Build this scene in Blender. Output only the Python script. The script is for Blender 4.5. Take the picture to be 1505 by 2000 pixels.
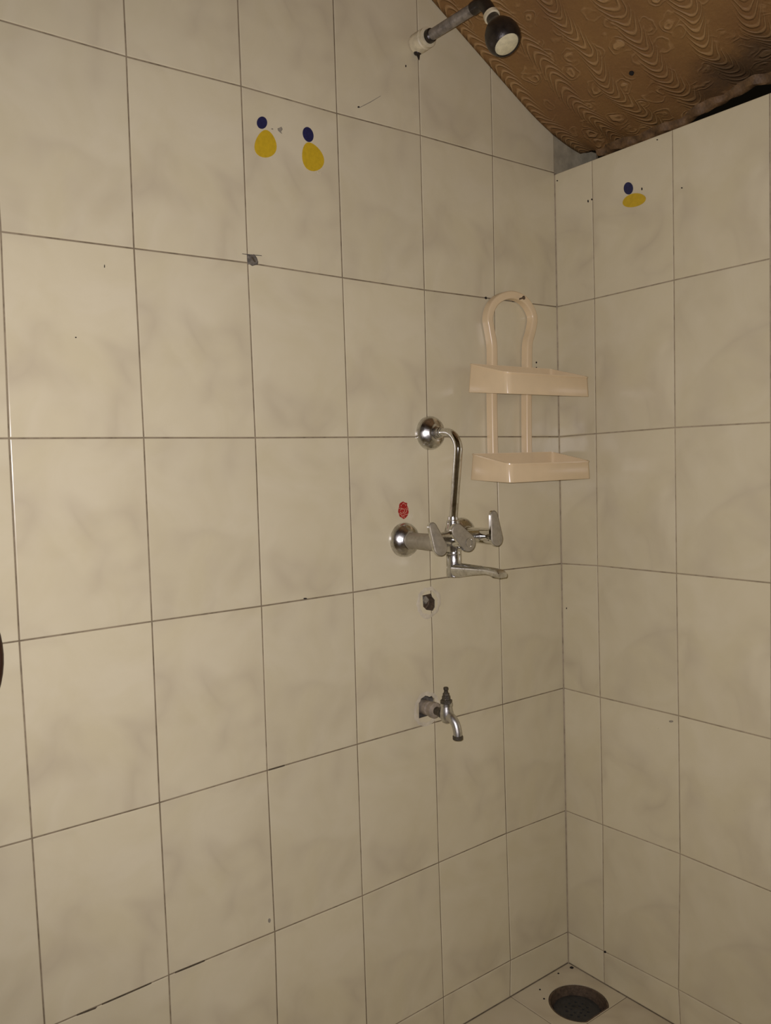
import bpy, bmesh, math, random
import numpy as np
from mathutils import Vector, Matrix

for o in list(bpy.data.objects):
    bpy.data.objects.remove(o)
S = bpy.context.scene
COL = S.collection
random.seed(4)
PI = math.pi

# ------------------------------------------------------------------ camera
ZO = 0.0818                                   # lowest full tile joint above the floor
F_PX = 1625.4762
YAW, PITCH, ROLL = -0.6538, -0.0592, 0.0300
CAM = np.array([-1.5200, -1.3052, 1.1483 + ZO])


def rot(a, b, c):
    ca, sa, cb, sb, cc, sc = math.cos(a), math.sin(a), math.cos(b), math.sin(b), math.cos(c), math.sin(c)
    return (np.array([[ca, -sa, 0], [sa, ca, 0], [0, 0, 1]])
            @ np.array([[1, 0, 0], [0, cb, -sb], [0, sb, cb]])
            @ np.array([[cc, 0, sc], [0, 1, 0], [-sc, 0, cc]]))


RR = rot(-0.65380, -0.05920, 0.0300)
cam = bpy.data.cameras.new('camera')
cam.sensor_fit = 'HORIZONTAL'
cam.sensor_width = 36.0
cam.lens = F_PX / 1505.0 * 36.0
cam.clip_start = 0.02
co = bpy.data.objects.new('camera', cam)
COL.objects.link(co)
r, fw, up = RR[:, 0], RR[:, 1], RR[:, 2]
co.matrix_world = Matrix(((r[0], up[0], -fw[0], CAM[0]), (r[1], up[1], -fw[1], CAM[1]),
                          (r[2], up[2], -fw[2], CAM[2]), (0, 0, 0, 1)))
S.camera = co

# ------------------------------------------------------------------ world and light
w = bpy.data.worlds.new('world')
S.world = w
w.use_nodes = True
w.node_tree.nodes['Background'].inputs[0].default_value = (0.010, 0.008, 0.005, 1)
w.node_tree.nodes['Background'].inputs[1].default_value = 0.3

fl = bpy.data.lights.new('phone_flash_offscreen', 'SPOT')     # the phone's own lamp, next to its lens
fl.energy = 65.5
fl.color = (0.965, 0.91, 1.00)
fl.spot_size = math.radians(125)
fl.spot_blend = 0.9
fl.shadow_soft_size = 0.006
flo = bpy.data.objects.new('phone_flash_offscreen', fl)
COL.objects.link(flo)
flo.matrix_world = co.matrix_world.copy()
p_ = CAM + RR @ np.array([-0.012, 0.0, 0.014])
flo.location = p_

S.view_settings.view_transform = 'Standard'
S.view_settings.look = 'None'
S.view_settings.gamma = 1.0
S.view_settings.use_curve_mapping = False
S.view_settings.exposure = 0.0


# ------------------------------------------------------------------ pixel -> point on a real surface
def ray(u, v):
    return RR @ np.array([(u - 752.5) / F_PX, 1, (1000 - v) / F_PX])


def onY(u, v, y=0.0):
    d = ray(u, v)
    return CAM + d * ((y - CAM[1]) / d[1])


def onX(u, v, x=0.0):
    d = ray(u, v)
    return CAM + d * ((x - CAM[0]) / d[0])


# ------------------------------------------------------------------ materials
def sock(n, *names):
    for k in names:
        if k in n.inputs:
            return n.inputs[k]


class NT:
    def __init__(s, name):
        s.m = bpy.data.materials.new(name)
        s.m.use_nodes = True
        s.t = s.m.node_tree
        s.b = s.t.nodes['Principled BSDF']

    def n(s, typ, **kw):
        nd = s.t.nodes.new(typ)
        for k, v in kw.items():
            setattr(nd, k, v)
        return nd

    def l(s, a, b):
        s.t.links.new(a, b)

    def math(s, op, a, b=None, c=None):
        nd = s.n('ShaderNodeMath', operation=op)
        for i, q in enumerate((a, b, c)):
            if q is None:
                continue
            if isinstance(q, (int, float)):
                nd.inputs[i].default_value = q
            else:
                s.l(q, nd.inputs[i])
        return nd.outputs[0]

    def noise(s, vec, scale, detail=3, rough=.5, dist=0.0):
        nd = s.n('ShaderNodeTexNoise')
        if vec is not None:
            s.l(vec, nd.inputs['Vector'])
        nd.inputs['Scale'].default_value = scale
        nd.inputs['Detail'].default_value = detail
        nd.inputs['Roughness'].default_value = rough
        nd.inputs['Distortion'].default_value = dist
        return nd.outputs['Fac']

    def ramp(s, fac, stops):
        nd = s.n('ShaderNodeValToRGB')
        cr = nd.color_ramp
        while len(cr.elements) < len(stops):
            cr.elements.new(.5)
        for e, (p, c) in zip(cr.elements, stops):
            e.position = p
            e.color = (c[0], c[1], c[2], 1) if isinstance(c, (tuple, list)) else (c, c, c, 1)
        s.l(fac, nd.inputs[0])
        return nd.outputs[0]

    def mix(s, fac, a, b, mode='MIX'):
        nd = s.n('ShaderNodeMix', data_type='RGBA', blend_type=mode)
        if isinstance(fac, (int, float)):
            nd.inputs[0].default_value = fac
        else:
            s.l(fac, nd.inputs[0])
        for i, q in ((6, a), (7, b)):
            if isinstance(q, (tuple, list)):
                nd.inputs[i].default_value = (q[0], q[1], q[2], 1)
            else:
                s.l(q, nd.inputs[i])
        return nd.outputs[2]

    def bump(s, h, strength, dist):
        nd = s.n('ShaderNodeBump')
        nd.inputs['Strength'].default_value = strength
        nd.inputs['Distance'].default_value = dist
        s.l(h, nd.inputs['Height'])
        s.l(nd.outputs[0], s.b.inputs['Normal'])

    def set(s, **kw):
        for k, v in kw.items():
            i = sock(s.b, k.replace('_', ' '))
            if isinstance(v, (tuple, list)):
                i.default_value = (v[0], v[1], v[2], 1)
            elif isinstance(v, (int, float)):
                i.default_value = v
            else:
                s.l(v, i)
        return s


def tile_mat(name, base, vein, rough=0.2):
    t = NT(name)
    tc = t.n('ShaderNodeTexCoord').outputs['Object']
    oi = t.n('ShaderNodeObjectInfo')
    # every tile carries the same printed vein; four batches of print, chosen by tile
    k = t.math('FLOOR', t.math('MULTIPLY', oi.outputs['Random'], 4.0))
    cb = t.n('ShaderNodeCombineXYZ')
    t.l(t.math('MULTIPLY', k, 0.35), cb.inputs[0]); t.l(t.math('MULTIPLY', k, 0.21), cb.inputs[2])
    va = t.n('ShaderNodeVectorMath', operation='ADD')
    t.l(tc, va.inputs[0]); t.l(cb.outputs[0], va.inputs[1])
    v = va.outputs[0]
    cloud = t.noise(v, 9, 4, .55, .8)
    vn = t.noise(v, 7.0, 2, .45, .5)
    ridge = t.math('ABSOLUTE', t.math('SUBTRACT', vn, 0.5))
    line = t.ramp(ridge, [(0.0, 1.0), (0.05, .55), (0.13, 0.0)])
    patch = t.ramp(t.noise(v, 6, 2), [(.46, 0.0), (.66, 1.0)])
    amt = t.math('MULTIPLY', t.math('MULTIPLY', line, patch), 0.65)
    c1 = t.mix(t.ramp(cloud, [(.34, 0.0), (.68, 1.0)]), base, tuple(q * f for q, f in zip(base, (.94, .93, .88))))
    c2 = t.mix(amt, c1, vein)
    # loose dirt specks, scattered over the whole wall
    geo = t.n('ShaderNodeNewGeometry').outputs['Position']
    sp = t.ramp(t.noise(geo, 105, 2, .5), [(.795, 0.0), (.83, 1.0)])
    c3 = t.mix(t.math('MULTIPLY', sp, .5), c2, (.12, .09, .05))
    # overall grime and per-tile tone
    gr = t.ramp(t.noise(geo, 2.3, 5, .6), [(.4, 0.0), (.8, 1.0)])
    c4 = t.mix(t.math('MULTIPLY', gr, .10), c3, (.42, .34, .20))
    hs = t.n('ShaderNodeHueSaturation')
    t.l(c4, hs.inputs['Color'])
    t.l(t.math('ADD', t.math('MULTIPLY', oi.outputs['Random'], .05), .972), hs.inputs['Value'])
    rg = t.math('ADD', t.math('MULTIPLY', t.noise(geo, 6, 4), .16), rough - .08)
    t.set(Base_Color=hs.outputs[0], Roughness=rg, Specular_IOR_Level=.45)
    t.bump(t.noise(geo, 14, 2), .10, .01)
    return t.m


def plain(name, col, rough=.5, metal=0.0, var=.12, scale=40, bump=0.0, spec=.5):
    t = NT(name)
    v = t.n('ShaderNodeTexCoord').outputs['Object']
    n = t.noise(v, scale, 4, .6)
    c = t.mix(t.ramp(n, [(.3, 0.0), (.7, 1.0)]), col, tuple(q * (1 - var) for q in col))
    t.set(Base_Color=c, Roughness=rough, Metallic=metal, Specular_IOR_Level=spec)
    if bump:
        t.bump(t.noise(v, scale * 3, 4), bump, .002)
    return t.m


def chrome_mat(name, worn):
    t = NT(name)
    v = t.n('ShaderNodeTexCoord').outputs['Object']
    n = t.noise(v, 55, 6, .7)
    m = t.ramp(n, [(.5 - worn * .16, 0.0), (.5 + .16, 1.0)])
    c = t.mix(m, (.72, .72, .70), (.46, .44, .39))
    t.set(Base_Color=c, Metallic=1.0, Roughness=t.math('ADD', t.math('MULTIPLY', m, .30 * worn), .05 + .14 * worn))
    if worn > .2:
        t.bump(t.noise(v, 260, 4), .035 * worn, .0008)
    return t.m


def grout_mat(name, c0, c1, dirt):
    t = NT(name)
    g = t.n('ShaderNodeNewGeometry').outputs['Position']
    n1 = t.ramp(t.noise(g, 5.5, 4, .6), [(.33, 0.0), (.66, 1.0)])
    n2 = t.ramp(t.noise(g, 46, 3, .6), [(.48, 0.0), (.72, 1.0)])
    c = t.mix(n1, c0, c1)
    c = t.mix(t.math('MULTIPLY', n2, dirt), c, (.075, .055, .03))
    t.set(Base_Color=c, Roughness=.92, Specular_IOR_Level=.15)
    t.bump(t.noise(g, 220, 3), .4, .001)
    return t.m


def ceiling_mat(name, stained=True):
    """brown vinyl sheet embossed with columns of nested scallops and scattered curls"""
    t = NT(name)
    tc = t.n('ShaderNodeTexCoord').outputs['Object']
    wob = t.noise(tc, 6, 2)
    sx = t.n('ShaderNodeSeparateXYZ'); t.l(tc, sx.inputs[0])
    x, y = sx.outputs[0], sx.outputs[1]
    P = 0.100
    uw = t.math('ADD', y, t.math('MULTIPLY', t.math('SUBTRACT', wob, .5), .05))
    uw = t.math('ADD', uw, t.math('MULTIPLY', t.math('SINE', t.math('MULTIPLY', x, 31.0)), .004))
    c = t.math('ADD', t.math('DIVIDE', uw, P), 50.0 + 1.65)
    fr = t.math('SUBTRACT', t.math('FRACT', c), .5)
    band = t.ramp(t.math('ABSOLUTE', fr), [(.15, 1.0), (.25, 0.0)])
    flip = t.math('SUBTRACT', t.math('MULTIPLY', t.math('GREATER_THAN', y, -.165), 2.0), 1.0)
    q = t.math('DIVIDE', fr, .22)
    arc = t.math('MULTIPLY', t.math('MULTIPLY', q, q), flip)
    ph = t.math('ADD', t.math('DIVIDE', x, -.0172), t.math('MULTIPLY', arc, 1.9))
    ph = t.math('ADD', ph, t.math('MULTIPLY', t.noise(tc, 16, 2), 1.6))
    saw = t.math('FRACT', t.math('ADD', ph, 60.0))
    sc = t.ramp(saw, [(0.0, 0.0), (.22, 0.0), (.42, 1.0), (.58, 1.0), (.78, 0.0), (1.0, 0.0)])
    # curls between the columns
    dn = t.n('ShaderNodeTexNoise'); t.l(tc, dn.inputs['Vector']); dn.inputs['Scale'].default_value = 19
    dv = t.n('ShaderNodeVectorMath', operation='MULTIPLY_ADD')
    t.l(dn.outputs['Color'], dv.inputs[0]); dv.inputs[1].default_value = (.05, .05, .05); t.l(tc, dv.inputs[2])
    vo = t.n('ShaderNodeTexVoronoi', feature='F1')
    t.l(dv.outputs[0], vo.inputs['Vector']); vo.inputs['Scale'].default_value = 24
    d = vo.outputs['Distance']
    ring = t.ramp(d, [(0.0, 0.0), (.10, 0.0), (.17, 1.0), (.25, 1.0), (.31, 0.0), (.38, 0.0), (.45, .7), (.52, 0.0)])
    msk = t.ramp(t.noise(tc, 30, 2), [(.40, 0.0), (.56, 1.0)])
    rn = t.n('ShaderNodeMix', data_type='FLOAT')
    t.l(msk, rn.inputs[0]); rn.inputs[2].default_value = 0.0; t.l(ring, rn.inputs[3])
    bg = t.n('ShaderNodeMix', data_type='FLOAT')
    t.l(band, bg.inputs[0]); t.l(rn.outputs[0], bg.inputs[2]); t.l(sc, bg.inputs[3])
    pat = bg.outputs[0]
    fine = t.noise(tc, 150, 4, .65)
    pat2 = t.math('ADD', pat, t.math('MULTIPLY', t.math('SUBTRACT', fine, .5), .55))
    col = t.ramp(pat2, [(.0, (.245, .132, .042)), (1.0, (.390, .235, .092))])
    big = t.ramp(t.noise(tc, 8, 5, .6), [(.38, 0.0), (.7, 1.0)])
    c1 = t.mix(t.math('MULTIPLY', big, .55), col, (.165, .080, .032))
    if stained:
        # mildew: a ragged grey-brown patch near the low edge
        px = t.math('DIVIDE', t.math('SUBTRACT', x, .045), .085)
        py = t.math('DIVIDE', t.math('ADD', y, .47), .17)
        dd = t.math('SQRT', t.math('ADD', t.math('MULTIPLY', px, px), t.math('MULTIPLY', py, py)))
        dd = t.math('ADD', dd, t.math('MULTIPLY', t.math('SUBTRACT', t.noise(tc, 14, 5, .65), .5), 1.3))
        st = t.ramp(dd, [(.45, 1.0), (1.05, 0.0)])
        c1 = t.mix(t.math('MULTIPLY', st, .70), c1, (.070, .048, .028))
    t.set(Base_Color=c1, Roughness=.55, Specular_IOR_Level=.3)
    t.bump(pat2, .7, .0035)
    return t.m


def wall_tex_mat():
    t = NT('plain_tiled_wall')
    tc = t.n('ShaderNodeTexCoord').outputs['Object']
    mp = t.n('ShaderNodeMapping'); t.l(tc, mp.inputs[0])
    mp.inputs['Rotation'].default_value = (PI / 2, 0, 0)
    n = t.noise(tc, 8, 4)
    c = t.mix(n, (.66, .585, .44), (.60, .52, .38))
    t.set(Base_Color=c, Roughness=.25)
    return t.m


M = dict(
    tile=tile_mat('cream_wall_tile', (.660, .592, .395), (.50, .43, .285), .21),
    ftile=tile_mat('floor_tile', (.60, .53, .365), (.45, .37, .25), .35),
    grout=grout_mat('dirty_grout', (.190, .150, .092), (.320, .262, .168), .6),
    grout2=grout_mat('pale_grout', (.31, .255, .160), (.42, .35, .235), .45),
    ceil=ceiling_mat('brown_embossed_sheet'),
    hem=plain('faded_sheet_edge', (.205, .115, .042), .6, 0, .62, 70, .5),
    plaster=plain('grey_plaster', (.44, .39, .255), .9, 0, .35, 30, .3),
    wplaster=plain('white_filler', (.66, .59, .42), .85, 0, .22, 60, .25),
    backwall=wall_tex_mat(),
    chrome=chrome_mat('bright_chrome', .12),
    worn=chrome_mat('scaled_chrome', .75),
    dull=chrome_mat('dull_tap_metal', 1.0),
    scale=plain('limescaled_metal', (.41, .365, .265), .5, .45, .25, 90, .25),
    pink=plain('peach_plastic', (.760, .595, .350), .25, 0, .08, 18, 0, .5),
    pvc=plain('old_white_pvc', (.74, .65, .42), .5, 0, .35, 70, .15),
    black=plain('blackened_metal', (.035, .026, .018), .35, .3, .5, 90, .2),
    shface=plain('shower_face', (.72, .65, .40), .55, 0, .25, 120, .2),
    steel=plain('dark_steel_pipe', (.36, .32, .265), .42, .45, .6, 75, .35),
    dark=plain('dark_hole', (.018, .012, .008), .9, 0, .5, 90, .3),
    rust=plain('rusty_metal', (.17, .115, .065), .75, .2, .6, 150, .5),
    edge=plain('dark_reflection_chrome', (.16, .13, .09), .3, .8, .4, 80),  # dark reflection on lever sides put into the colour; unused
    crack=plain('open_joint_dirt', (.115, .088, .048), .95, 0, .5, 90, .4),
    shade_rust=plain('recess_shade_brown', (.060, .036, .020), .7, 0, .6, 60, .4),  # rust darkened to mimic the shade inside recesses; unused
    tapdark=plain('tarnished_brass', (.125, .105, .072), .5, .6, .5, 120, .4),
    dirtypvc=plain('grimy_pipe', (.36, .295, .205), .7, 0, .5, 70, .4),
    rimshade=plain('peach_plastic_shade_rim', (.44, .315, .205), .45, 0, .3, 60),  # shade line along the tray rim painted as plastic colour; unused
    mortar=plain('crumbled_mortar', (.20, .175, .13), .95, 0, .7, 160, .6),
    yellow=plain('yellow_print', (.60, .40, .018), .4, 0, .16, 120),
    navy=plain('navy_print', (.022, .024, .085), .4, 0, .4, 200),
    red=plain('red_print', (.42, .009, .006), .4, 0, .35, 300),
    pale=plain('pale_line_print', (.66, .36, .24), .4, 0, .1, 100),
    smudge=plain('grey_residue', (.34, .30, .215), .9, 0, .4, 200, .3),
    slate=plain('dark_drain_plastic', (.042, .040, .034), .6, 0, .4, 70, .4),
    brown=plain('dark_brown_plastic', (.038, .016, .008), .3, 0, .25, 30),
)


# ------------------------------------------------------------------ mesh helpers
def mk(name, V, Fc, mat, parent=None, origin=(0, 0, 0), smooth=True, bevel=0, seg=2, auto=None, link=True):
    me = bpy.data.meshes.new(name)
    o = Vector(origin)
    me.from_pydata([tuple(Vector(v) - o) for v in V], [], [tuple(f) for f in Fc])
    bm = bmesh.new(); bm.from_mesh(me)
    bmesh.ops.remove_doubles(bm, verts=bm.verts, dist=1e-6)
    bmesh.ops.recalc_face_normals(bm, faces=bm.faces)
    bm.to_mesh(me); bm.free()
    me.materials.append(M[mat])
    if smooth:
        me.polygons.foreach_set('use_smooth', [True] * len(me.polygons))
        me.set_sharp_from_angle(angle=math.radians(auto or 38))
    ob = bpy.data.objects.new(name, me)
    COL.objects.link(ob)
    if parent is not None:
        ob.parent = parent
        ob.location = o - Vector(parent['_at'])
    else:
        ob.location = o
    if bevel:
        b = ob.modifiers.new('bevel', 'BEVEL')
        b.width = bevel; b.segments = seg; b.limit_method = 'ANGLE'; b.angle_limit = math.radians(35)
    return ob


def part(name, geo, mat, root, **kw):
    return mk(name, geo[0], geo[1], mat, root, kw.pop('origin', tuple(root['_at'])), **kw)


def sub(name, geo, mat, par, root, **kw):
    o = part(name, geo, mat, root, **kw)
    o.parent = par
    o.location = (0, 0, 0)
    return o


def thing(name, label, cat, at, group=None):
    e = bpy.data.objects.new(name, None)
    e.empty_display_size = .03
    COL.objects.link(e)
    e.location = at
    e['label'] = label; e['category'] = cat
    e['_at'] = tuple(float(q) for q in at)
    if group:
        e['group'] = group
    return e


def tag(o, label, cat, group=None):
    o['label'] = label; o['category'] = cat
    if group:
        o['group'] = group
    return o


def join(*gs):
    V, Fc = [], []
    for v, f in gs:
        k = len(V)
        V += list(v); Fc += [tuple(i + k for i in q) for q in f]
    return V, Fc


def frame(d):
    d = Vector(d).normalized()
    a = Vector((0, 0, 1)) if abs(d.z) < .9 else Vector((1, 0, 0))
    x = a.cross(d).normalized()
    return x, d.cross(x).normalized(), d


def lathe(at, d, prof, seg=32, squash=None):
    """prof: (t along d, radius)."""
    x, y, d = frame(d)
    at = Vector(at)
    V, Fc = [], []
    for t, rr in prof:
        for k in range(seg):
            a = 2 * PI * k / seg
            V.append(at + d * t + (x * math.cos(a) + y * math.sin(a)) * max(rr, 1e-5))
    n = len(prof)
    for i in range(n - 1):
        for k in range(seg):
            k2 = (k + 1) % seg
            Fc.append((i * seg + k, i * seg + k2, (i + 1) * seg + k2, (i + 1) * seg + k))
    Fc.append(tuple(range(seg))[::-1]); Fc.append(tuple((n - 1) * seg + k for k in range(seg)))
    return V, Fc


def smooth_path(P, n=8):
    P = [Vector(p) for p in P]
    out = []
    for i in range(len(P) - 1):
        p0 = P[max(i - 1, 0)]; p1 = P[i]; p2 = P[i + 1]; p3 = P[min(i + 2, len(P) - 1)]
        for k in range(n):
            t = k / n
            out.append(.5 * ((2 * p1) + (p2 - p0) * t + (2 * p0 - 5 * p1 + 4 * p2 - p3) * t * t + (3 * p1 - p0 - 3 * p2 + p3) * t ** 3))
    out.append(P[-1])
    return out


def sweep(P, ring, closed=False, scale=None, ref=(0, 1, 0), cap=True):
    """sweep ring [(a,b)]: a across (path x ref), b along ref-ish normal."""
    P = [Vector(p) for p in P]; ref = Vector(ref)
    V, Fc = [], []
    n = len(P); m = len(ring)
    for i, p in enumerate(P):
        if closed:
            t = P[(i + 1) % n] - P[i - 1]
        else:
            t = P[min(i + 1, n - 1)] - P[max(i - 1, 0)]
        t.normalize()
        a = t.cross(ref)
        if a.length < 1e-4:
            a = t.cross(Vector((1, 0, 0)))
        a.normalize()
        b = a.cross(t).normalized()
        s = scale[i] if scale else 1.0
        for (ra, rb) in ring:
            V.append(p + a * ra * s + b * rb * s)
    for i in range(n if closed else n - 1):
        j = (i + 1) % n
        for k in range(m):
            k2 = (k + 1) % m
            Fc.append((i * m + k, i * m + k2, j * m + k2, j * m + k))
    if not closed and cap:
        Fc.append(tuple(range(m))[::-1]); Fc.append(tuple((n - 1) * m + k for k in range(m)))
    return V, Fc


def circ(rad, n=16):
    return [(rad * math.cos(2 * PI * k / n), rad * math.sin(2 * PI * k / n)) for k in range(n)]


def tube(P, rad, n=16, ref=(1, 0, 0), scale=None):
    return sweep(P, circ(rad, n), ref=ref, scale=scale)


def loft(rings):
    V, Fc = [], []
    m = len(rings[0])
    for rg in rings:
        V += [Vector(q) for q in rg]
    for i in range(len(rings) - 1):
        for k in range(m):
            k2 = (k + 1) % m
            Fc.append((i * m + k, i * m + k2, (i + 1) * m + k2, (i + 1) * m + k))
    Fc.append(tuple(range(m))[::-1]); Fc.append(tuple((len(rings) - 1) * m + k for k in range(m)))
    return V, Fc


def box(x0, x1, y0, y1, z0, z1):
    V = [(x, y, z) for z in (z0, z1) for y in (y0, y1) for x in (x0, x1)]
    return V, [(0, 1, 3, 2), (4, 6, 7, 5), (0, 4, 5, 1), (2, 3, 7, 6), (0, 2, 6, 4), (1, 5, 7, 3)]


def prism(poly, mapf, d0, d1):
    """poly 2D -> solid between depth d0 and d1 (mapf(a,b,d) -> xyz)."""
    n = len(poly)
    V = [mapf(a, b, d0) for a, b in poly] + [mapf(a, b, d1) for a, b in poly]
    Fc = [tuple(range(n))[::-1], tuple(range(n, 2 * n))] + [(k, (k + 1) % n, n + (k + 1) % n, n + k) for k in range(n)]
    return V, Fc


def clip(poly, a, b, c):
    """keep a*u+b*v<=c"""
    out = []
    for i in range(len(poly)):
        p, q = poly[i], poly[(i + 1) % len(poly)]
        fp = a * p[0] + b * p[1] - c; fq = a * q[0] + b * q[1] - c
        if fp <= 0:
            out.append(p)
        if fp * fq < 0:
            t = fp / (fp - fq)
            out.append((p[0] + (q[0] - p[0]) * t, p[1] + (q[1] - p[1]) * t))
    return out


def area2(p):
    return sum(p[i][0] * p[(i + 1) % len(p)][1] - p[(i + 1) % len(p)][0] * p[i][1] for i in range(len(p))) / 2


def inset(poly, d):
    n = len(poly)
    if area2(poly) < 0:
        poly = poly[::-1]
    out = []
    for i in range(n):
        p0, p1, p2 = (Vector(poly[i - 1]), Vector(poly[i]), Vector(poly[(i + 1) % n]))
        e1 = (p1 - p0).normalized(); e2 = (p2 - p1).normalized()
        n1 = Vector((-e1.y, e1.x)); n2 = Vector((-e2.y, e2.x))
        bis = n1 + n2
        bis = bis / max(bis.length, 1e-6)
        out.append(tuple(p1 + bis * (d / max(bis.dot(n1), .3))))
    return out


def tile_obj(poly, mapf, wall, mat='tile', thick=.006, lip=.0003):
    """a single ceramic tile: body, softened edge and its own slight lean"""
    if area2(poly) < 0:
        poly = poly[::-1]
    n = len(poly)
    cx = sum(p[0] for p in poly) / n; cy = sum(p[1] for p in poly) / n
    ta, tb, t0 = (random.uniform(-1, 1) * lip / .15 for _ in range(3))
    t0 *= .1
    lift = lambda p: ta * (p[0] - cx) + tb * (p[1] - cy) + t0 * .15
    rings = [[mapf(p[0], p[1], -thick) for p in poly],
             [mapf(p[0], p[1], lift(p) - .0009) for p in poly],
             [mapf(p[0], p[1], lift(p) - .0002) for p in inset(poly, .0006)],
             [mapf(p[0], p[1], lift(p)) for p in inset(poly, .0016)]]
    V, Fc = loft(rings)
    o = mk('tile', V, Fc, mat, wall, mapf(cx, cy, 0), smooth=False)
    return o


def boolean_cut(objs, geo):
    me = bpy.data.meshes.new('cut'); me.from_pydata([tuple(v) for v in geo[0]], [], [tuple(f) for f in geo[1]])
    bm = bmesh.new(); bm.from_mesh(me); bmesh.ops.recalc_face_normals(bm, faces=bm.faces); bm.to_mesh(me); bm.free()
    cut = bpy.data.objects.new('cut', me); COL.objects.link(cut)
    for o in objs:
        md = o.modifiers.new('cut', 'BOOLEAN'); md.operation = 'DIFFERENCE'; md.object = cut; md.solver = 'EXACT'
    bpy.context.view_layer.update()
    dg = bpy.context.evaluated_depsgraph_get()
    for o in objs:
        nm = bpy.data.meshes.new_from_object(o.evaluated_get(dg))
        o.modifiers.clear(); old = o.data; o.data = nm
        bpy.data.meshes.remove(old)
    bpy.data.objects.remove(cut); bpy.data.meshes.remove(me)


# ------------------------------------------------------------------ the room
W, H = 0.2012, 0.300
ROW0 = 1.8015 + ZO                           # top of the low wall on the right
CEIL = lambda x: 1.875 + ZO - .555 * min(x, .02) - .30 * max(x - .02, 0)    # ceiling height at x
X_BACK, Y_BACK = -2.62, -2.25
GAP = .0022

# joints read off the photograph: left wall columns from the corner, rows from the low wall's top down
LJ = {0: [(1085, 338), (962, 304), (821, 264), (658, 221), (471, 168), (247, 110)],
      1: [(1087, 599), (966, 584), (829, 566), (669, 542), (484, 513), (262, 485), (2, 452)],
      2: [(1090, 853), (969, 853), (835, 853), (680, 854), (499, 855), (281, 855), (18, 856)],
      3: [(1096, 1101), (976, 1114), (841, 1132), (690, 1157), (511, 1184), (297, 1214), (38, 1252)],
      4: [(1101, 1344), (982, 1376), (849, 1411), (698, 1454), (522, 1505), (312, 1568), (63, 1638)],
      5: [(1106, 1583), (989, 1628), (857, 1685), (708, 1750), (537, 1820), (330, 1905), (88, 2010)],
      6: [(1110, 1820), (997, 1876), (866, 1948)]}
RJ = {0: [(1154, 315), (1311, 252)], 1: [(1160, 583), (1315, 547), (1503, 505)], 2: [(1163, 847), (1317, 835), (1504, 825)],
      3: [(1166, 1105), (1320, 1120)], 4: [(1171, 1362), (1324, 1398)], 5: [(1176, 1611), (1327, 1668)],
      6: [(1178, 1858), (1324, 1933)]}


def left_joint(i, j):
    z = (6 - j) * H + ZO if j <= 6 else 0.0
    x = 0.0 if i == 0 else -(0.2021 + (i - 1) * W)
    if j in LJ and 0 < i < len(LJ[j]):
        p = onY(*LJ[j][i])
        return (p[0], p[2])
    if i == 0 and j in LJ:
        return (0.0, onY(*LJ[j][0])[2])
    if j < 0 and 0 < i < 6:
        return (onY(*LJ[0][i])[0], z)
    return (x, z)


def right_joint(i, j):
    z = (6 - j) * H + ZO if j <= 6 else 0.0
    y = 0.0 if i == 0 else -(0.1062 + (i - 1) * .2008)
    if i > 0 and j > 0 and j in RJ and i <= len(RJ[j]):
        p = onX(*RJ[j][i - 1])
        return (p[1], p[2])
    if i == 0 and j in LJ and j > 0:
        return (0.0, onY(*LJ[j][0])[2])
    return (y, z)


LM = lambda a, b, d: (a, -d, b)              # left wall: plane y=0, d out of the wall
RM = lambda a, b, d: (-d, a, b)              # right wall: plane x=0
FM = lambda a, b, d: (a, b, d)


def structure(name, geo, mat, **kw):
    o = mk(name, geo[0], geo[1], mat, None, (0, 0, 0), smooth=False, **kw)
    o['kind'] = 'structure'
    o['_at'] = (0.0, 0.0, 0.0)
    return o


TH = .0012
wl = structure('wall_left', prism([(X_BACK, 0), (0.0, 0), (0.0, ROW0 - .004), (.16, ROW0 - .004), (.16, 1.878 + ZO), (.092, 1.878 + ZO), (.05, 1.884 + ZO), (0, CEIL(0) + .014), (X_BACK, CEIL(X_BACK) + .014)],
                                  LM, -.12, -TH), 'grout')
wr = structure('wall_right', prism([(TH, 0), (.11, 0), (.11, ROW0 - .003), (TH, ROW0 - .003)], lambda a, b, d: (a, d, b), Y_BACK, TH), 'grout2')
ltiles, rtiles = {}, {}
for j in range(-5, 7):
    for i in range(0, 13):
        q = [left_joint(i, j), left_joint(i + 1, j), left_joint(i + 1, j + 1), left_joint(i, j + 1)]
        q = clip(q, -1, 0, -X_BACK)
        if len(q) >= 3:
            q = clip(q, .555, 1, 1.875 + ZO + .012)
        if len(q) < 3 or abs(area2(q)) < 2e-4:
            continue
        ltiles[i, j] = tile_obj(inset(q, GAP / 2), LM, wl)
# the plain cement strip of the left wall that carries on behind the low wall's top
part('cement_strip', prism([(.0012, ROW0 + .001), (.152, ROW0 + .001), (.152, 1.876 + ZO), (.092, 1.876 + ZO), (.05, 1.882 + ZO), (.0012, 1.886 + ZO)], LM, -TH, -.0002), 'plaster', wl)
for j in range(0, 7):
    for i in range(0, 12):
        q = [right_joint(i, j), right_joint(i + 1, j), right_joint(i + 1, j + 1), right_joint(i, j + 1)]
        q = clip(q, -1, 0, -Y_BACK)
        if len(q) < 3 or abs(area2(q)) < 2e-4:
            continue
        rtiles[i, j] = tile_obj(inset(q, GAP / 2), RM, wr)
part('corner_grout', prism([(0.0, -.0022), (-.0022, 0.0), (.001, .001)], lambda a, b, d: (a, b, d), .0, ROW0 - .004), 'grout2', wr, smooth=False)
# cement bed capping the low wall
part('wall_cap', box(.006, .11, Y_BACK, -.001, ROW0 - .003, ROW0 - .0005), 'plaster', wr, smooth=False)

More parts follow.
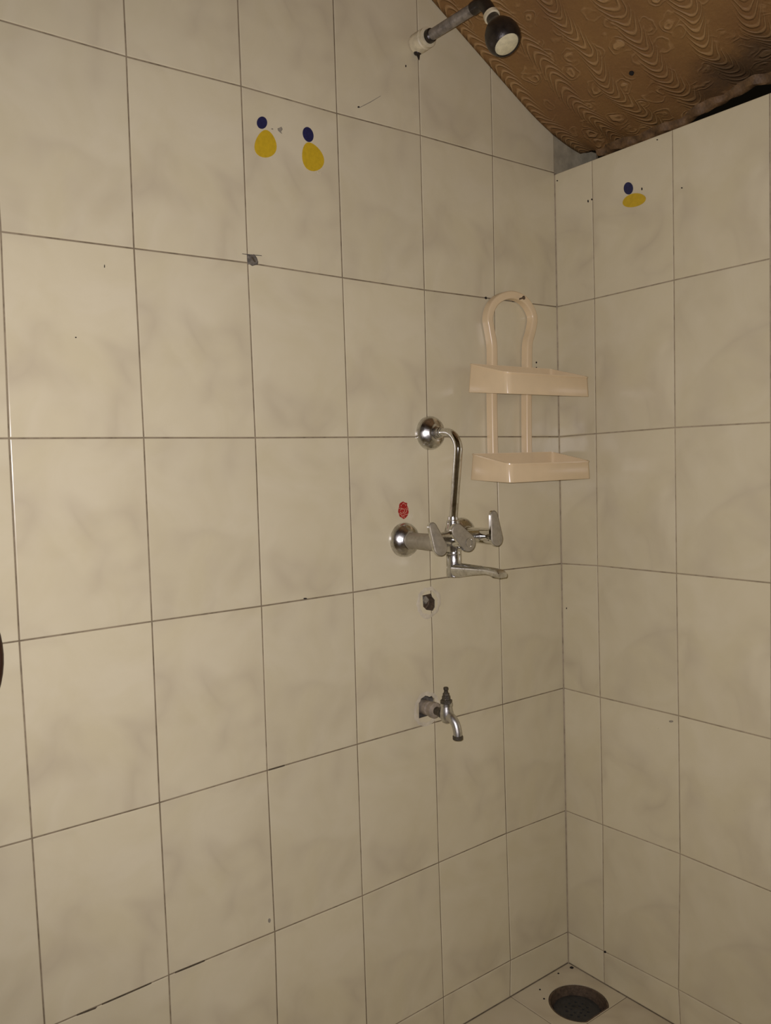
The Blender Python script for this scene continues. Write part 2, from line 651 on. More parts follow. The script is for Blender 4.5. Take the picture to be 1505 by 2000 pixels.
wb = structure('wall_back', box(X_BACK - .1, X_BACK, Y_BACK - .1, .12, 0, CEIL(X_BACK)), 'backwall')
wf = structure('wall_front', prism([(X_BACK, 0), (.11, 0), (.11, ROW0), (.02, CEIL(.02)), (X_BACK, CEIL(X_BACK))], LM, -(Y_BACK) + .0, -(Y_BACK) + .1), 'backwall')

fl_o = structure('floor', box(X_BACK - .1, .11, Y_BACK - .1, .12, -.12, -TH), 'grout')
ftiles = {}
fx = [0.0] + [-(.2 + .2012 * k) for k in range(13)]
fy = [0.0] + [-(.1695 + .2012 * k) for k in range(11)]
for i in range(len(fx) - 1):
    for j in range(len(fy) - 1):
        x1 = max(fx[i + 1], X_BACK); y1 = max(fy[j + 1], Y_BACK)
        if fx[i] - x1 < .02 or fy[j] - y1 < .02:
            continue
        ftiles[i, j] = tile_obj(inset([(x1, y1), (fx[i], y1), (fx[i], fy[j]), (x1, fy[j])], .0009), FM, fl_o, 'ftile', lip=.0002)

# sagging patterned sheet of the sloping ceiling, its low edge hanging behind the low wall
EDGE = [(0.0, 1.8633), (-.03, 1.853), (-.066, 1.8405), (-.18, 1.836), (-.27, 1.838), (-.30, 1.8437), (-.354, 1.8516), (-.396, 1.8568), (-.43, 1.8603), (-.464, 1.857), (-.52, 1.852), (-.6, 1.855), (-.9, 1.86), (-1.4, 1.857), (Y_BACK, 1.86)]


def edge_z(y):
    for (y0, z0), (y1, z1) in zip(EDGE, EDGE[1:]):
        if y <= y0 and y >= y1:
            t = (y - y0) / (y1 - y0)
            t = t * t * (3 - 2 * t)
            return z0 + (z1 - z0) * t + ZO
    return 1.86 + ZO


xs = [X_BACK + (X_BACK * -1 - .3) * k / 22 for k in range(22)] + [-.3 + .3 * k / 24 for k in range(24)] + [.092 * k / 12 for k in range(13)]
ys = [-.0010 - .58 * k / 64 for k in range(65)] + [-.5810 - (-Y_BACK - .5810) * k / 30 for k in range(1, 31)]
V, Fc = [], []
for y in ys:
    for x in xs:
        z = 1.875 + ZO - .555 * x
        if x > -.12:
            e = edge_z(y) + .016 * min(1, -y / .09)
            flat = 1.875 + ZO - .555 * .092
            t = (x + .12) / .212
            z += (e - flat) * t ** 2.2
            z += .0025 * math.sin(y * 61 + x * 30) * t * min(1, -y / .05)
        z += .004 * math.sin(y * 7.3 + x * 3.1) * math.sin(x * 5 + 1) * min(1, -y / .15)
        V.append((x, y, z))
nx = len(xs)
for a in range(len(ys) - 1):
    for b in range(nx - 1):
        Fc.append((a * nx + b, a * nx + b + 1, (a + 1) * nx + b + 1, (a + 1) * nx + b))
cl = mk('ceiling', V, Fc, 'ceil')
cl['kind'] = 'structure'; cl['_at'] = (0.0, 0.0, 0.0)
sd = cl.modifiers.new('thickness', 'SOLIDIFY'); sd.thickness = .004; sd.offset = 1
# rolled hem along the low edge
V, Fc = [], []
hy = [-.055 - 1.35 * k / 200 for k in range(201)]
for k, y in enumerate(hy):
    ez = edge_z(y)
    rf = .0030 * math.sin(y * 63) + .0022 * math.sin(y * 151 + 1)
    topz = ez + .017
    for (dx, f_) in ((-.016, 1.0), (-.013, .72), (-.010, .40), (-.009, .12), (-.006, -.02), (-.001, -.06), (.003, .06), (.003, .45)):
        V.append((.092 + dx + rf * (1 - abs(f_ - .4)), y, ez + (topz - ez) * f_ + .0015 * math.sin(y * 97 + dx * 300)))
for k in range(len(hy) - 1):
    for m_ in range(7):
        Fc.append((k * 8 + m_, k * 8 + m_ + 1, (k + 1) * 8 + m_ + 1, (k + 1) * 8 + m_))
part('hem', (V, Fc), 'hem', cl)

# ------------------------------------------------------------------ floor drain
DC = (-.100, -.113)
ring = [(DC[0] + .0665 * math.cos(2 * PI * k / 56), DC[1] + .0665 * math.sin(2 * PI * k / 56)) for k in range(56)]
hole = clip(ring, 0, -1, .1675)
hole = [p for p in hole]
boolean_cut([ftiles[0, 0], fl_o], prism(hole, FM, -.07, .05))
dr = thing('floor_drain', 'round dark drain sunk in the floor tile at the wall corner', 'drain', (DC[0], DC[1], -.026))
wallr = [(-.040, .0655), (-.0015, .0655), (-.0012, .0625), (-.036, .0615)]
V, Fc = [], []
for z_, rr in wallr:
    for k in range(48):
        a = 2 * PI * k / 48
        V.append((DC[0] + rr * math.cos(a), max(DC[1] + rr * math.sin(a), -.1665 + (.0655 - rr)), z_))
for i in range(4):
    for k in range(48):
        i2 = (i + 1) % 4; k2 = (k + 1) % 48
        Fc.append((i * 48 + k, i * 48 + k2, i2 * 48 + k2, i2 * 48 + k))
part('collar', (V, Fc), 'rust', dr)
gp = [(0.0, -.026)]
gr = lathe((DC[0], DC[1] + .004, -.024), (0, 0, 1), [(-.004, .051), (.002, .053), (.005, .052), (.0066, .046), (.0062, .040), (.0062, .006), (.0075, .003), (.0075, 0)], 40)
grate = part('grate', gr, 'slate', dr)
hs = []
for rr, n in ((.013, 6), (.025, 10)):
    for k in range(n):
        a = 2 * PI * (k + .3) / n
        hs.append(lathe((DC[0] + rr * math.cos(a), DC[1] + .004 + rr * math.sin(a), -.034), (0, 0, 1), [(0, .0030), (.022, .0030)], 10))
for h_ in hs:
    boolean_cut([grate], ([Vector(v) for v in h_[0]], h_[1]))
part('drain_bed', prism([(DC[0] + .064 * math.cos(2 * PI * k / 40), max(DC[1] + .064 * math.sin(2 * PI * k / 40), -.165)) for k in range(40)], FM, -.046, -.036), 'slate', dr)

# ------------------------------------------------------------------ wall mixer
zm = .992 + ZO
XL, XR, XC = -.4762, -.3200, -.3975
mx = thing('wall_mixer_tap', 'chrome wall mixer with three levers, spout and riser pipe on cream tiles', 'mixer tap', (XC, 0, zm))


def flange(x, z, rad=.0348):
    return lathe((x, 0, z), (0, -1, 0), [(0, rad), (.004, rad), (.007, rad * .985), (.013, rad * .90), (.018, rad * .74), (.022, rad * .56), (.0235, rad * .50), (.0235, .0)], 40)


def lever(x, z, y, ang, length=.046, r0=.0155, r1=.0085, thick=.009, tilt=.10):
    """flat teardrop lever lying in front of its spindle"""
    pts = []
    for k in range(17):
        a = PI + PI * k / 16
        pts.append((r0 * math.cos(a), r0 * math.sin(a)))
    for k in range(13):
        a = PI * k / 12
        pts.append((r1 * math.cos(a), length + r1 * math.sin(a)))
    ca, sa = math.cos(ang), math.sin(ang)

    def mp(a, b, d):
        d2 = d + (b + r0) * tilt
        return (x + a * ca - b * sa, y - d2, z + a * sa + b * ca)
    ins = lambda q: inset(pts, q)
    rings = [[mp(a, b, 0) for a, b in ins(.0015)], [mp(a, b, .0015) for a, b in pts], [mp(a, b, thick - .002) for a, b in pts],
             [mp(a, b, thick - .0006) for a, b in ins(.0010)], [mp(a, b, thick) for a, b in ins(.0028)]]
    edge = loft(rings[0:3])
    return loft(rings), (edge[0], edge[1][:-2])


for x_ in (XL, XR):
    fo = part('wall_flange', flange(x_, zm), 'worn', mx)
up_f = part('wall_flange', flange(-.4006, 1.2061 + ZO, .0348), 'worn', mx)
sub('collar_nut', lathe((-.4006, -.0225, 1.2061 + ZO), (0, -1, 0), [(0, .0135), (.005, .0135), (.006, .0115), (.014, .0115), (.015, .0095), (.018, .009)], 24), 'worn', up_f, mx)
for x_, n_ in ((XL, 0), (XR, 1)):
    part('inlet_leg', lathe((x_, -.020, zm), (0, -1, 0), [(0, .0170), (.003, .0172), (.004, .0160), (.030, .0160), (.058, .0163), (.076, .0160), (.081, .0150), (.083, .012)], 32), 'scale' if n_ == 0 else 'chrome', mx)
YB = -.062
part('body', join(lathe((XL, YB, zm), (1, 0, 0), [(0, .012), (.02, .0135), (.06, .0155), (.096, .0155), (.136, .0135), (.156, .012)], 28),
                  lathe((XC, YB, zm - .026), (0, 0, 1), [(0, .0150), (.004, .0165), (.022, .0185), (.040, .0172), (.050, .0150), (.053, .0135), (.058, .013), (.060, .010)], 28)), 'worn', mx)
part('diverter_hub', lathe((XC, YB, zm - .003), (0, -1, 0), [(.008, .0165), (.030, .0165), (.036, .0155), (.038, .010)], 28), 'chrome', mx)
l1g, l1e = lever(XL, zm - .008, -.1075, .30, .040, .0165, .0095, .009, -.16)
l1 = part('lever', l1g, 'scale', mx)
l2g, l2e = lever(XR, zm - .003, -.1020, .04, .046, .0165, .0095, .009, -.10)
l2 = part('lever', l2g, 'scale', mx)
l3g, l3e = lever(XC, zm - .006, -.099, .82, .036, .0180, .0150, .010, -.05)
l3 = part('lever', l3g, 'scale', mx)
for lo_, le_ in ((l1, l1e), (l2, l2e), (l3, l3e)):
    cen = sum((Vector(v) for v in le_[0]), Vector()) / len(le_[0])
    sub('lever_edge', ([cen + (Vector(v) - cen) * 1.012 for v in le_[0]], le_[1]), 'chrome', lo_, mx)
# faint ring stamped round the diverter hub
rg = [(XC + .0085 * math.cos(2 * PI * k / 24), -.1086, zm - .006 + .0085 * math.sin(2 * PI * k / 24)) for k in range(24)]
sub('ring_mark', sweep(rg, circ(.0007, 6), closed=True), 'worn', l3, mx)
# riser pipe
pz = [(XC, YB - .001, zm + .031), (XC, YB - .002, zm + .045)]
top = Vector((-.4006, -.086, 1.206 + ZO))
riser = [Vector((XC, YB, zm + .030))]
a0 = Vector((XC, YB - .001, zm + .04)); b0 = Vector((-.4006, -.086, 1.206 + ZO - .035))
riser += [a0.lerp(b0, k / 6) for k in range(7)]
cc = Vector((-.4006, -.086 + .035, 1.206 + ZO - .035))
for k in range(1, 9):
    a = PI / 2 * k / 8
    riser.append(Vector((-.4006, cc.y - .035 * math.cos(a), cc.z + .035 * math.sin(a))))
riser.append(Vector((-.4006, -.030, 1.206 + ZO)))
part('riser_pipe', tube(riser, .0083, 20), 'chrome', mx)
part('riser_nut', lathe((XC, YB, zm + .026), (0, 0, 1), [(0, .0125), (.003, .0130), (.010, .0128), (.012, .0105), (.018, .0098), (.019, .008)], 24), 'worn', mx)
# spout: a socket under the body, then a tapering arm with a downturned mouth
sp = part('spout', lathe((XC, YB, zm - .026), (0, 0, -1), [(0, .0142), (.004, .0150), (.0055, .0142), (.007, .0152), (.022, .0152), (.050, .0158), (.0515, .0145)], 28), 'worn', mx)


def rrect(cx, y, cz, wx, hz, n=5, rr=.35):
    out = []
    rad = min(wx, hz) * rr
    for (sx, sz, a0) in ((1, 1, 0), (-1, 1, PI / 2), (-1, -1, PI), (1, -1, 1.5 * PI)):
        for k in range(n):
            a = a0 + PI / 2 * k / (n - 1)
            out.append((cx + sx * (wx / 2 - rad) + rad * math.cos(a), y, cz + sz * (hz / 2 - rad) + rad * math.sin(a)))
    return out


def spout_ring(t):
    y = YB + .006 - t * .142
    ztop = zm - .0485 - .004 * t
    hgt = .0285 - .0165 * min(1, max(0, (t - .16) / .55)) ** .85
    if t > .80:
        hgt += .0035 * math.sin((t - .80) / .20 * PI * .8)
    if t > .93:
        ztop -= .006 * ((t - .93) / .07) ** 2
        hgt -= .005 * ((t - .93) / .07) ** 2
    wx = .0290 - .006 * t
    return rrect(XC, y, ztop - hgt / 2, wx, hgt)


sub('spout_arm', loft([spout_ring(k / 24) for k in range(25)]), 'worn', sp, mx)
sub('aerator', lathe((XC, YB - .120, zm - .0625), (0, 0, -1), [(0, .0098), (.0045, .0098), (.005, .0085), (.0045, .0070), (.003, .006)], 20), 'black', sp, mx)

# ------------------------------------------------------------------ old bib tap
zt = .6409 + ZO
XT = -.4289
boolean_cut([ltiles[2, 3], ltiles[1, 3], wl], prism([(XT - .020, zt - .021), (XT + .017, zt - .020), (XT + .021, zt + .012), (XT + .012, zt + .026), (XT - .019, zt + .024)], LM, -.035, .02))
bt = thing('bib_tap', 'old metal bib tap with no handle poking from a rough hole in the wall', 'tap', (XT, 0, zt))
part('wall_socket', lathe((XT, .0010, zt - .002), (0, -1, 0), [(-.033, .0155), (.012, .0150), (.014, .0125), (.020, .0120), (.021, .0165), (.030, .0165), (.0315, .0150), (.033, .010)], 26), 'dirtypvc', bt)
part('neck', lathe((XT, -.030, zt - .002), (0, -1, 0), [(0, .0085), (.008, .0082), (.012, .0095), (.022, .0115)], 22), 'tapdark', bt)
YT = -.063
body = lathe((XT, YT, zt - .020), (0, 0, 1), [(0, .004), (.003, .0095), (.010, .0130), (.020, .0138), (.028, .0122), (.035, .0112), (.036, .0128), (.041, .0128), (.042, .0105)], 28)
part('body', body, 'dull', bt)
bonnet = part('bonnet', join(lathe((XT, YT, zt + .0215), (0, 0, 1), [(0, .0120), (.006, .0120), (.007, .0088), (.014, .0084), (.015, .0070), (.020, .0065), (.021, .0042)], 6)), 'tapdark', bt, auto=20)
sub('spindle', lathe((XT, YT, zt + .040), (0, 0, 1), [(0, .0042), (.006, .0042), (.007, .0032), (.0085, .0050), (.0125, .0050), (.0135, .004)], 14), 'tapdark', bonnet, bt)
spath = smooth_path([(XT, YT - .004, zt - .004), (XT, YT - .016, zt - .007), (XT, YT - .026, zt - .016), (XT, YT - .031, zt - .030), (XT, YT - .032, zt - .042)], 6)
ns = len(spath)
part('spout', tube(spath, .0090, 20, scale=[1.18 - .22 * min(1, k / (ns * .5)) for k in range(ns)]), 'dull', bt)
part('mouth', lathe((XT, YT - .032, zt - .038), (0, 0, -1), [(0, .0093), (.001, .0102), (.007, .0102), (.008, .0092), (.0078, .0070), (.003, .0065)], 22), 'tapdark', bt)


# crumbly filler rings in the wall around the outlets
def ragged_ring(x, z, r_in, r_out, seed, bump_=.0016, y0=0.0, sq=1.0):
    rd = random.Random(seed)
    n = 30
    V, Fc = [], []
    ri = [r_in * rd.uniform(.94, 1.08) for _ in range(n)]; ro = [r_out * rd.uniform(.93, 1.06) for _ in range(n)]
    rows = [(0, .0), (0, .8), (.35, 1.0), (.8, .55), (1, 0)]
    for t, h in rows:
        for k in range(n):
            a = 2 * PI * k / n
            rr = ri[k] + (ro[k] - ri[k]) * t
            V.append((x + rr * math.cos(a), y0 + .002 - (.0022 + bump_ * h * rd.uniform(.6, 1.1)), z + rr * sq * math.sin(a)))
    m = len(rows)
    for i in range(m - 1):
        for k in range(n):
            k2 = (k + 1) % n
            Fc.append((i * n + k, i * n + k2, (i + 1) * n + k2, (i + 1) * n + k))
    return V, Fc


part('filler_patch', ragged_ring(XT + .001, zt - .006, .0275, .036, 5, .0003), 'wplaster', wl)
th = [(XT - .0196, zt - .0205), (XT + .0166, zt - .0196), (XT + .0205, zt + .0118), (XT + .0117, zt + .0255), (XT - .0186, zt + .0235)]
nt = len(th)
part('hole_lining', ([LM(a, b, -.0015) for a, b in th] + [LM(a, b, -.0345) for a, b in th], [(k, (k + 1) % nt, nt + (k + 1) % nt, nt + k) for k in range(nt)] + [tuple(range(nt, 2 * nt))]), 'mortar', wl, smooth=False)

# ------------------------------------------------------------------ capped pipe outlet in its hole
XH, ZH = -.4143, .8576 + ZO
hp = [onY(*q) for q in [(824.5, 1163), (842, 1159), (844, 1166), (849, 1172), (849, 1186), (845, 1193), (832, 1191), (826, 1185)]]
hp = [(q[0], q[2]) for q in hp]
boolean_cut([ltiles[2, 3], ltiles[1, 3], wl], prism(hp, LM, -.035, .02))
part('filler_patch', ragged_ring(XH, ZH - .001, .0245, .0330, 8, .0012), 'wplaster', wl)
cxh = sum(q[0] for q in hp) / len(hp); czh = sum(q[1] for q in hp) / len(hp)
hi = [(cxh + (a - cxh) * .97, czh + (b - czh) * .97) for a, b in hp]
nh = len(hi)
part('hole_lining', ([LM(a, b, -.0015) for a, b in hi] + [LM(a, b, -.0345) for a, b in hi], [(k, (k + 1) % nh, nh + (k + 1) % nh, nh + k) for k in range(nh)] + [tuple(range(nh, 2 * nh))]), 'rust', wl, smooth=False)
po = thing('pipe_plug', 'rusty square pipe plug deep in a ragged hole below the mixer tap', 'pipe plug', (XH, .030, ZH))
part('sleeve', lathe((XH, .034, ZH - .002), (0, -1, 0), [(0, .0175), (.016, .0170), (.018, .0150), (.017, .0125), (.006, .0115)], 24), 'rust', po)
pq = onY(832.5, 1172, .014)
part('plug', lathe((pq[0], .033, pq[2]), (0, -1, 0), [(0, .0088), (.017, .0085), (.019, .0070), (.0192, .0)], 4), 'smudge', po, auto=20)

# ------------------------------------------------------------------ shower arm and head
XS, ZS = -.4083, 1.9777 + ZO
sh = thing('shower', 'dark pear-shaped shower head on a bent steel arm from white socket', 'shower', (XS, 0, ZS))
so = part('wall_socket', lathe((XS, .0, ZS), (0, -1, 0), [(0, .0175), (.002, .0195), (.014, .0200), (.027, .0192), (.029, .0170)], 28), 'pvc', sh)
sub('socket_ring', lathe((XS, -.030, ZS), (0, -1, 0), [(0, .0160), (.001, .0190), (.008, .0188), (.0095, .0150)], 28), 'pvc', so, sh)
sub('grime', lathe((XS - .001, -.006, ZS - .0165), (0, -.2, -1), [(0, .0085), (.003, .0075), (.006, .0035), (.014, .0016), (.017, .0004)], 12), 'black', so, sh)
arm = [(XS, -.026, ZS), (XS, -.06, ZS - .0005), (XS, -.10, ZS - .001), (XS, -.15, ZS - .0015), (XS, -.176, ZS - .002)]
part('thread', lathe((XS, -.036, ZS), (0, -1, 0), [(0, .0130), (.006, .0135), (.012, .0128), (.014, .0108)], 22), 'black', sh)
part('arm', tube(arm, .0103, 20), 'steel', sh)
ax = Vector((0, -.486, -.874)).normalized()
e0 = Vector((XS, -.176, ZS - .002))
el = smooth_path([e0 + Vector((0, .012, .000)), e0 + Vector((0, -.003, .0005)), e0 + Vector((0, -.016, -.004)), e0 + Vector((0, -.025, -.014)), e0 + Vector((0, -.0315, -.026))], 5)
part('elbow', tube(el, .0118, 20), 'black', sh)
hb = el[-1] + ax * .004
part('washer', lathe(hb - ax * .001, ax, [(0, .0125), (.001, .0145), (.008, .0145), (.009, .012)], 26), 'pvc', sh)
head = part('head', lathe(hb + ax * .006, ax, [(0, .0115), (.012, .0120), (.018, .0160), (.027, .0230), (.037, .0285), (.047, .0312), (.057, .0312), (.065, .0288), (.0715, .0250), (.073, .0232), (.0705, .0222), (.0675, .0)], 36), 'black', sh)
fdisc = sub('spray_face', lathe(hb + ax * .0735, ax, [(0, .0218), (.0030, .0218), (.0042, .0200), (.0046, .0)], 32), 'shface', head, sh)

# ------------------------------------------------------------------ two-tier corner caddy on its nail
nl = thing('wall_nail', 'thin dark nail in the wall holding the peach plastic caddy', 'nail', (-.146, 0, 1.4975 + ZO))
part('shaft', lathe((-.146, .010, 1.4975 + ZO), (0, -1, .05), [(0, .0018), (.042, .0018)], 10), 'rust', nl)
part('head', lathe((-.146, -.031, 1.4996 + ZO), (0, -1, .05), [(0, .0022), (.0006, .0042), (.002, .0042), (.0022, .003)], 14), 'rust', nl)

cd = thing('bath_caddy', 'peach plastic two-tier caddy with keyhole loop hung on the wall', 'bath caddy', (-.168, 0, 1.10 + ZO))
fy_ = -.012
FP = [(-.230, 1.115), (-.230, 1.20), (-.2290, 1.30), (-.2262, 1.3596), (-.2262, 1.395), (-.2325, 1.428), (-.2362, 1.452), (-.2240, 1.4795), (-.2000, 1.4975), (-.1650, 1.5065), (-.1290, 1.5005),
      (-.1055, 1.482), (-.0965, 1.4607), (-.1035, 1.432), (-.1140, 1.405), (-.1170, 1.36), (-.1200, 1.30), (-.1225, 1.20), (-.1235, 1.115)]
path = smooth_path([(x, fy_, z + ZO) for x, z in FP], 6)
prof = [(-.0085, -.009), (.0085, -.009)] + [(.0085 - .0032 + .0032 * math.cos(PI / 2 * k / 5), .0085 - .0032 + .0032 * math.sin(PI / 2 * k / 5)) for k in range(6)]
prof += [(-a, b) for a, b in reversed(prof[2:])]
prof = [(a, -b) for a, b in prof]
fr = part('frame', sweep(path, prof, ref=(0, 1, 0)), 'pink', cd)


def tray(z_bt, z_ft, z_bb, z_fb, x0=-.3030, x1=-.0500, yb=-.0215, yf=-.1310):
    """open rounded tray; back taller than the front, sides leaning slightly in towards the rim"""
    def loop(grow, top, extra=0.0):
        pts = []
        for cx_, cy_, rad, a0 in ((x1, yb, .006, 0), (x0, yb, .006, PI / 2), (x0, yf, .012, PI), (x1, yf, .012, 1.5 * PI)):
            sx = 1 if cx_ == x1 else -1
            sy = 1 if cy_ == yb else -1
            for k in range(7):
                a = a0 + PI / 2 * k / 6
                px = cx_ + sx * (grow - rad) + rad * math.cos(a)
                py = cy_ + sy * ((grow if sy < 0 else min(grow, 0)) - rad) + rad * math.sin(a)
                t = (py - yb) / (yf - yb)
                t = min(1, max(0, t))
                z = (z_bt + (z_ft - z_bt) * t) if top else (z_bb + (z_fb - z_bb) * t)
                if not top and sx < 0:
                    px -= .006 * (1 - t)
                pts.append((px, py, z + ZO + extra))
        return pts
    th = .0022
    rings = [loop(.001, False), loop(.0015, False, .001), loop(.0, True, -.0012), loop(-.0006, True), loop(-th + .0006, True), loop(-th, True, -.0012), loop(.001 - th, False, .003)]
    return loft(rings)


def rim(z_bt, z_ft, x0=-.3030, x1=-.0500, yb=-.0215, yf=-.1310):
    pts = []
    for cx_, cy_, rad, a0 in ((x1, yb, .006, 0), (x0, yb, .006, PI / 2), (x0, yf, .012, PI), (x1, yf, .012, 1.5 * PI)):
        sx = 1 if cx_ == x1 else -1; sy = 1 if cy_ == yb else -1
        for k in range(7):
            a = a0 + PI / 2 * k / 6
            px = cx_ - sx * rad + rad * math.cos(a); py = cy_ - sy * rad + rad * math.sin(a)
            t = min(1, max(0, (py - yb) / (yf - yb)))
            pts.append((px, py, z_bt + (z_ft - z_bt) * t + ZO))
    return sweep(pts, [(-.0016, -.0012), (.0016, -.0012), (.0016, .0012), (-.0016, .0012)], closed=True, ref=(0, 0, 1))


for zz in ((1.3490, 1.3200, 1.2900, 1.2785), (1.1607, 1.1373, 1.1070, 1.1003)):
    tr = part('tray', tray(*zz), 'pink', cd)
    sub('rim', rim(zz[0], zz[1]), 'pink', tr, cd)
    tr['label'] = 'shallow open tray with rounded front corners'
# scuffed dent on the upper tray's front
dent = onY(1074, 753, -.1315)
sub('scuff', lathe((dent[0], -.1305, dent[2]), (0, -1, 0), [(0, .0050), (.0006, .0042), (.0008, 0)], 12), 'smudge', [c for c in cd.children if c.name.startswith('tray')][0], cd)


# ------------------------------------------------------------------ stickers
def sticker_shape(pxs, right=False, h0=.0003, h1=.0010):
    pts = [onX(*q) if right else onY(*q) for q in pxs]
    if right:
        return prism([(p[1], p[2]) for p in pts], RM, h0, h1)
    return prism([(p[0], p[2]) for p in pts], LM, h0, h1)


def blob(cx, cy, rx, ry, ang=0.0, egg=0.0, n=28):
    out = []
    for k in range(n):
        a = 2 * PI * k / n
        x = rx * math.cos(a) * (1 + egg * math.sin(a)); y = ry * math.sin(a)
        out.append((cx + x * math.cos(ang) - y * math.sin(ang), cy + x * math.sin(ang) + y * math.cos(ang)))
    return out


for nm, right, yb_, nb_, lab in (
        (onY(518, 266), False, (518, 281, 21, 27, 0.0, .25), (511, 240, 10, 12, 0.0), 'small yellow and navy sticker with grey residue beside it'),
        (onY(608, 290), False, (609, 306, 20, 29, -.35, .25), (601, 263, 10, 15, -.3), 'small yellow and navy sticker, tilted, its yellow patch leaning over'),
        (onX(1236, 377), True, (1238, 391, 23, 13, -.25, .1), (1227, 368, 9, 12, 0.0), "small wide yellow and navy sticker near the low wall's top edge")):
    at = (0, nm[1], nm[2] + ZO * 0) if right else (nm[0], 0, nm[2])
    st = thing('sticker', lab, 'sticker', at, 'yellow and navy stickers on the tiles')
    part('yellow_patch', sticker_shape(blob(*yb_), right), 'yellow', st, smooth=False)
    part('navy_patch', sticker_shape(blob(*nb_), right, .0003, .0012), 'navy', st, smooth=False)

zc = lambda x, y: (750 + x / 10.03, 960 + y / 10.03)
gz = [(365, 195), (400, 215), (445, 225), (440, 270), (455, 300), (470, 350), (472, 410), (457, 460), (430, 500), (380, 540), (345, 520), (300, 490), (285, 440), (270, 400), (275, 340), (290, 300), (290, 260), (312, 225)]
g0 = onY(787, 997)
em = thing('red_sticker', 'small red die-cut emblem sticker on the tile above the mixer', 'sticker', (g0[0], 0, g0[2]))
part('red_shape', sticker_shape([zc(*q) for q in gz]), 'red', em, smooth=False)


def pline(pp, wpx=.55):
    P = smooth_path([Vector((*onY(*zc(*q))[[0, 2]], 0)) for q in pp], 5)
    P3 = [(q.x, -.0010, q.y) for q in P]
    return sweep(P3, [(-.0005, -.0003), (.0005, -.0003), (.0005, .0003), (-.0005, .0003)], ref=(0, 1, 0))


lw = [[(275, 335), (310, 325), (345, 330), (330, 345), (300, 370)], [(345, 345), (380, 345), (392, 375), (375, 405), (350, 400)], [(400, 330), (430, 360), (425, 400), (395, 425), (365, 425)],
      [(280, 430), (315, 445), (335, 470), (355, 478), (385, 460), (420, 450), (460, 440)], [(300, 400), (330, 425), (355, 440)], [(340, 480), (345, 515)], [(375, 480), (385, 520)], [(350, 250), (370, 225), (392, 250)], [(320, 290), (330, 260)], [(410, 280), (415, 245)], [(440, 300), (445, 340), (470, 370)]]
part('line_work', join(*[pline(q) for q in lw]), 'pale', em, smooth=False)


# ------------------------------------------------------------------ marks on the walls
def lump(pxs, seed, h=.0022, right=False, mat='mortar', name='mortar_chip', wall=None):
    rd = random.Random(seed)
    pts = [onX(*q) if right else onY(*q) for q in pxs]
    mp = RM if right else LM
    P2 = [((p[1] if right else p[0]), p[2]) for p in pts]
    c = (sum(p[0] for p in P2) / len(P2), sum(p[1] for p in P2) / len(P2))
    n = len(P2)
    V = [mp(a, b, -.0006) for a, b in P2] + [mp(c[0] + (a - c[0]) * .75, c[1] + (b - c[1]) * .75, h * rd.uniform(.5, 1)) for a, b in P2] + [mp(c[0], c[1], h * .7)]
    Fc = [(k, (k + 1) % n, n + (k + 1) % n, n + k) for k in range(n)] + [(n + k, n + (k + 1) % n, 2 * n) for k in range(n)] + [tuple(range(n))[::-1]]
    return part(name, (V, Fc), mat, wall or (wr if right else wl), smooth=False)


lump([(482, 497), (497, 496), (502, 503), (505, 512), (503, 518), (492, 521), (484, 516), (483, 506)], 3)
lump([(488, 500), (493, 501), (500, 513), (497, 515), (491, 507)], 4, .0030, mat='crack', name='mortar_chip')
lump([(468, 494.6), (488, 496.5), (513, 499.0), (514, 500.5), (488, 498.5), (469, 496.2)], 5, .0006, mat='mortar', name='scratch')
lump([(540, 250), (550, 246), (553, 252), (549, 258), (552, 264), (545, 259), (541, 255)], 6, .0005, mat='smudge', name='residue')
lump([(528, 251), (533, 250), (534, 254), (529, 253)], 7, .0005, mat='smudge', name='residue')
lump([(619, 335), (626, 333), (629, 338), (624, 342), (620, 340)], 9, .0005, mat='pvc', name='residue')
for k, (u, v, ru, rv, rt) in enumerate([(948.5, 582, 2.4, 3.2, 0), (1047, 708, 1.6, 2.2, 0), (1047, 717.5, 1.2, 1.2, 0), (792, 129, 1.4, 3, 0), (700, 209, 2.5, 2, 0), (204, 520, 1, 4, 0), (526, 1798, 3, 5, 0),
                                        (1148, 393, 1.6, 3.2, 1), (1155, 389.5, 1.4, 2, 1), (1088, 353, 2.0, 1.6, 1), (1253, 369, 1.6, 3.5, 1), (1331, 367, 2.2, 1.6, 1), (1283, 273, 2, 1.5, 1), (1310, 1409, 5, 2.5, 1), (1181, 1859, 2.5, 3, 1), (148, 659, 2, 1.5, 0), (596, 1169, 4, 1.5, 0), (1106, 1188, 1, 2, 1)]):
    lump(blob(u, v, ru, rv, 0, 0, 9), 20 + k, .0008, right=bool(rt), mat='smudge' if k in (6, 13) else 'dark', name='dirt_speck')
lump([(697, 212), (722, 199), (748, 184), (748.5, 185), (723, 200.5), (698, 213)], 62, .0003, mat='smudge', name='scuff')
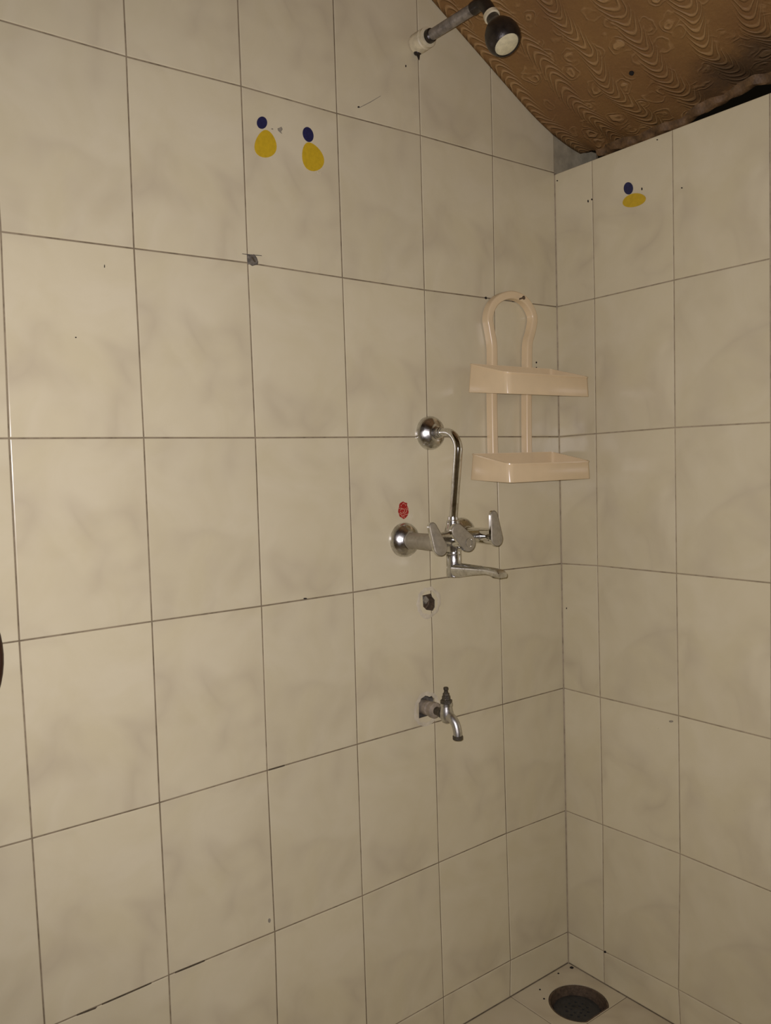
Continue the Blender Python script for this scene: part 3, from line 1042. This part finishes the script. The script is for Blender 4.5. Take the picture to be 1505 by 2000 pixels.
for k, ((u0, v0), (u1, v1)) in enumerate([((150, 1983), (190, 1968)), ((199, 1962), (296, 1920)), ((342, 1900), (400, 1876.5)), ((525, 1504), (556, 1495))]):
    lump([(u0, v0 - 1.6), ((u0 + u1) / 2, (v0 + v1) / 2 - 1.9), (u1, v1 - 1.4), (u1, v1 + 1.4), ((u0 + u1) / 2, (v0 + v1) / 2 + 1.7), (u0, v0 + 1.6)], 70 + k, .0003, mat='crack', name='open_joint')
# debris on the floor by the drain
for k, (u, v, ru, rv) in enumerate([(1116, 1890, 5, 2), (1090, 1901.5, 1.6, 1.6), (1065, 1902, 1, 2.5), (1054, 1933, 1.4, 2.2), (1062, 1951, 1.6, 1.2), (957, 1972, 3, 1.2)]):
    d = ray(u, v); P = CAM + d * ((0 - CAM[2]) / d[2])
    if P[1] > -.004:
        continue
    g_ = lathe((P[0], P[1], .0), (0, 0, 1), [(0, .0012 + .0008 * ru), (.0012, .001 + .0006 * ru), (.0018, 0)], 7)
    part('dirt_speck', g_, 'dark', fl_o, smooth=False)
# knot-like hole in the ceiling sheet
d = ray(1233, 142)
nC = np.array([.555, 0, 1.0])
P = CAM + d * ((1.875 + ZO - CAM @ nC) / (d @ nC))
part('nail_hole', lathe(Vector(P) + Vector((.485, 0, .874)) * .006, (-.485, 0, -.874), [(0, .0052), (.0085, .0050), (.0095, .003), (.0096, 0)], 12), 'dark', cl)

# ------------------------------------------------------------------ rounded brown thing hung at the left
bc = onY(11, 1275)
R_B = .165
cxb = bc[0] - R_B - .004
bz = bc[2]
bn = thing('hanging_basin', 'dark brown rounded object hung flat against the tiled wall', 'basin', (cxb, 0, bz))
part('bowl', lathe((cxb, -.001, bz), (0, -1, 0), [(0, R_B - .012), (.008, R_B - .014), (.030, R_B - .030), (.055, R_B - .055), (.064, R_B - .070), (.066, R_B - .085), (.066, .0)], 64), 'brown', bn)
rm = [(cxb + (R_B - .006) * math.cos(2 * PI * k / 72), -.0065, bz + (R_B - .006) * math.sin(2 * PI * k / 72)) for k in range(72)]
part('rim', sweep(rm, circ(.006, 10), closed=True), 'brown', bn)
part('foot_ring', sweep([(cxb + .07 * math.cos(2 * PI * k / 48), -.067, bz + .07 * math.sin(2 * PI * k / 48)) for k in range(48)], circ(.003, 8), closed=True), 'brown', bn)

for o in bpy.data.objects:
    if '_at' in o:
        del o['_at']
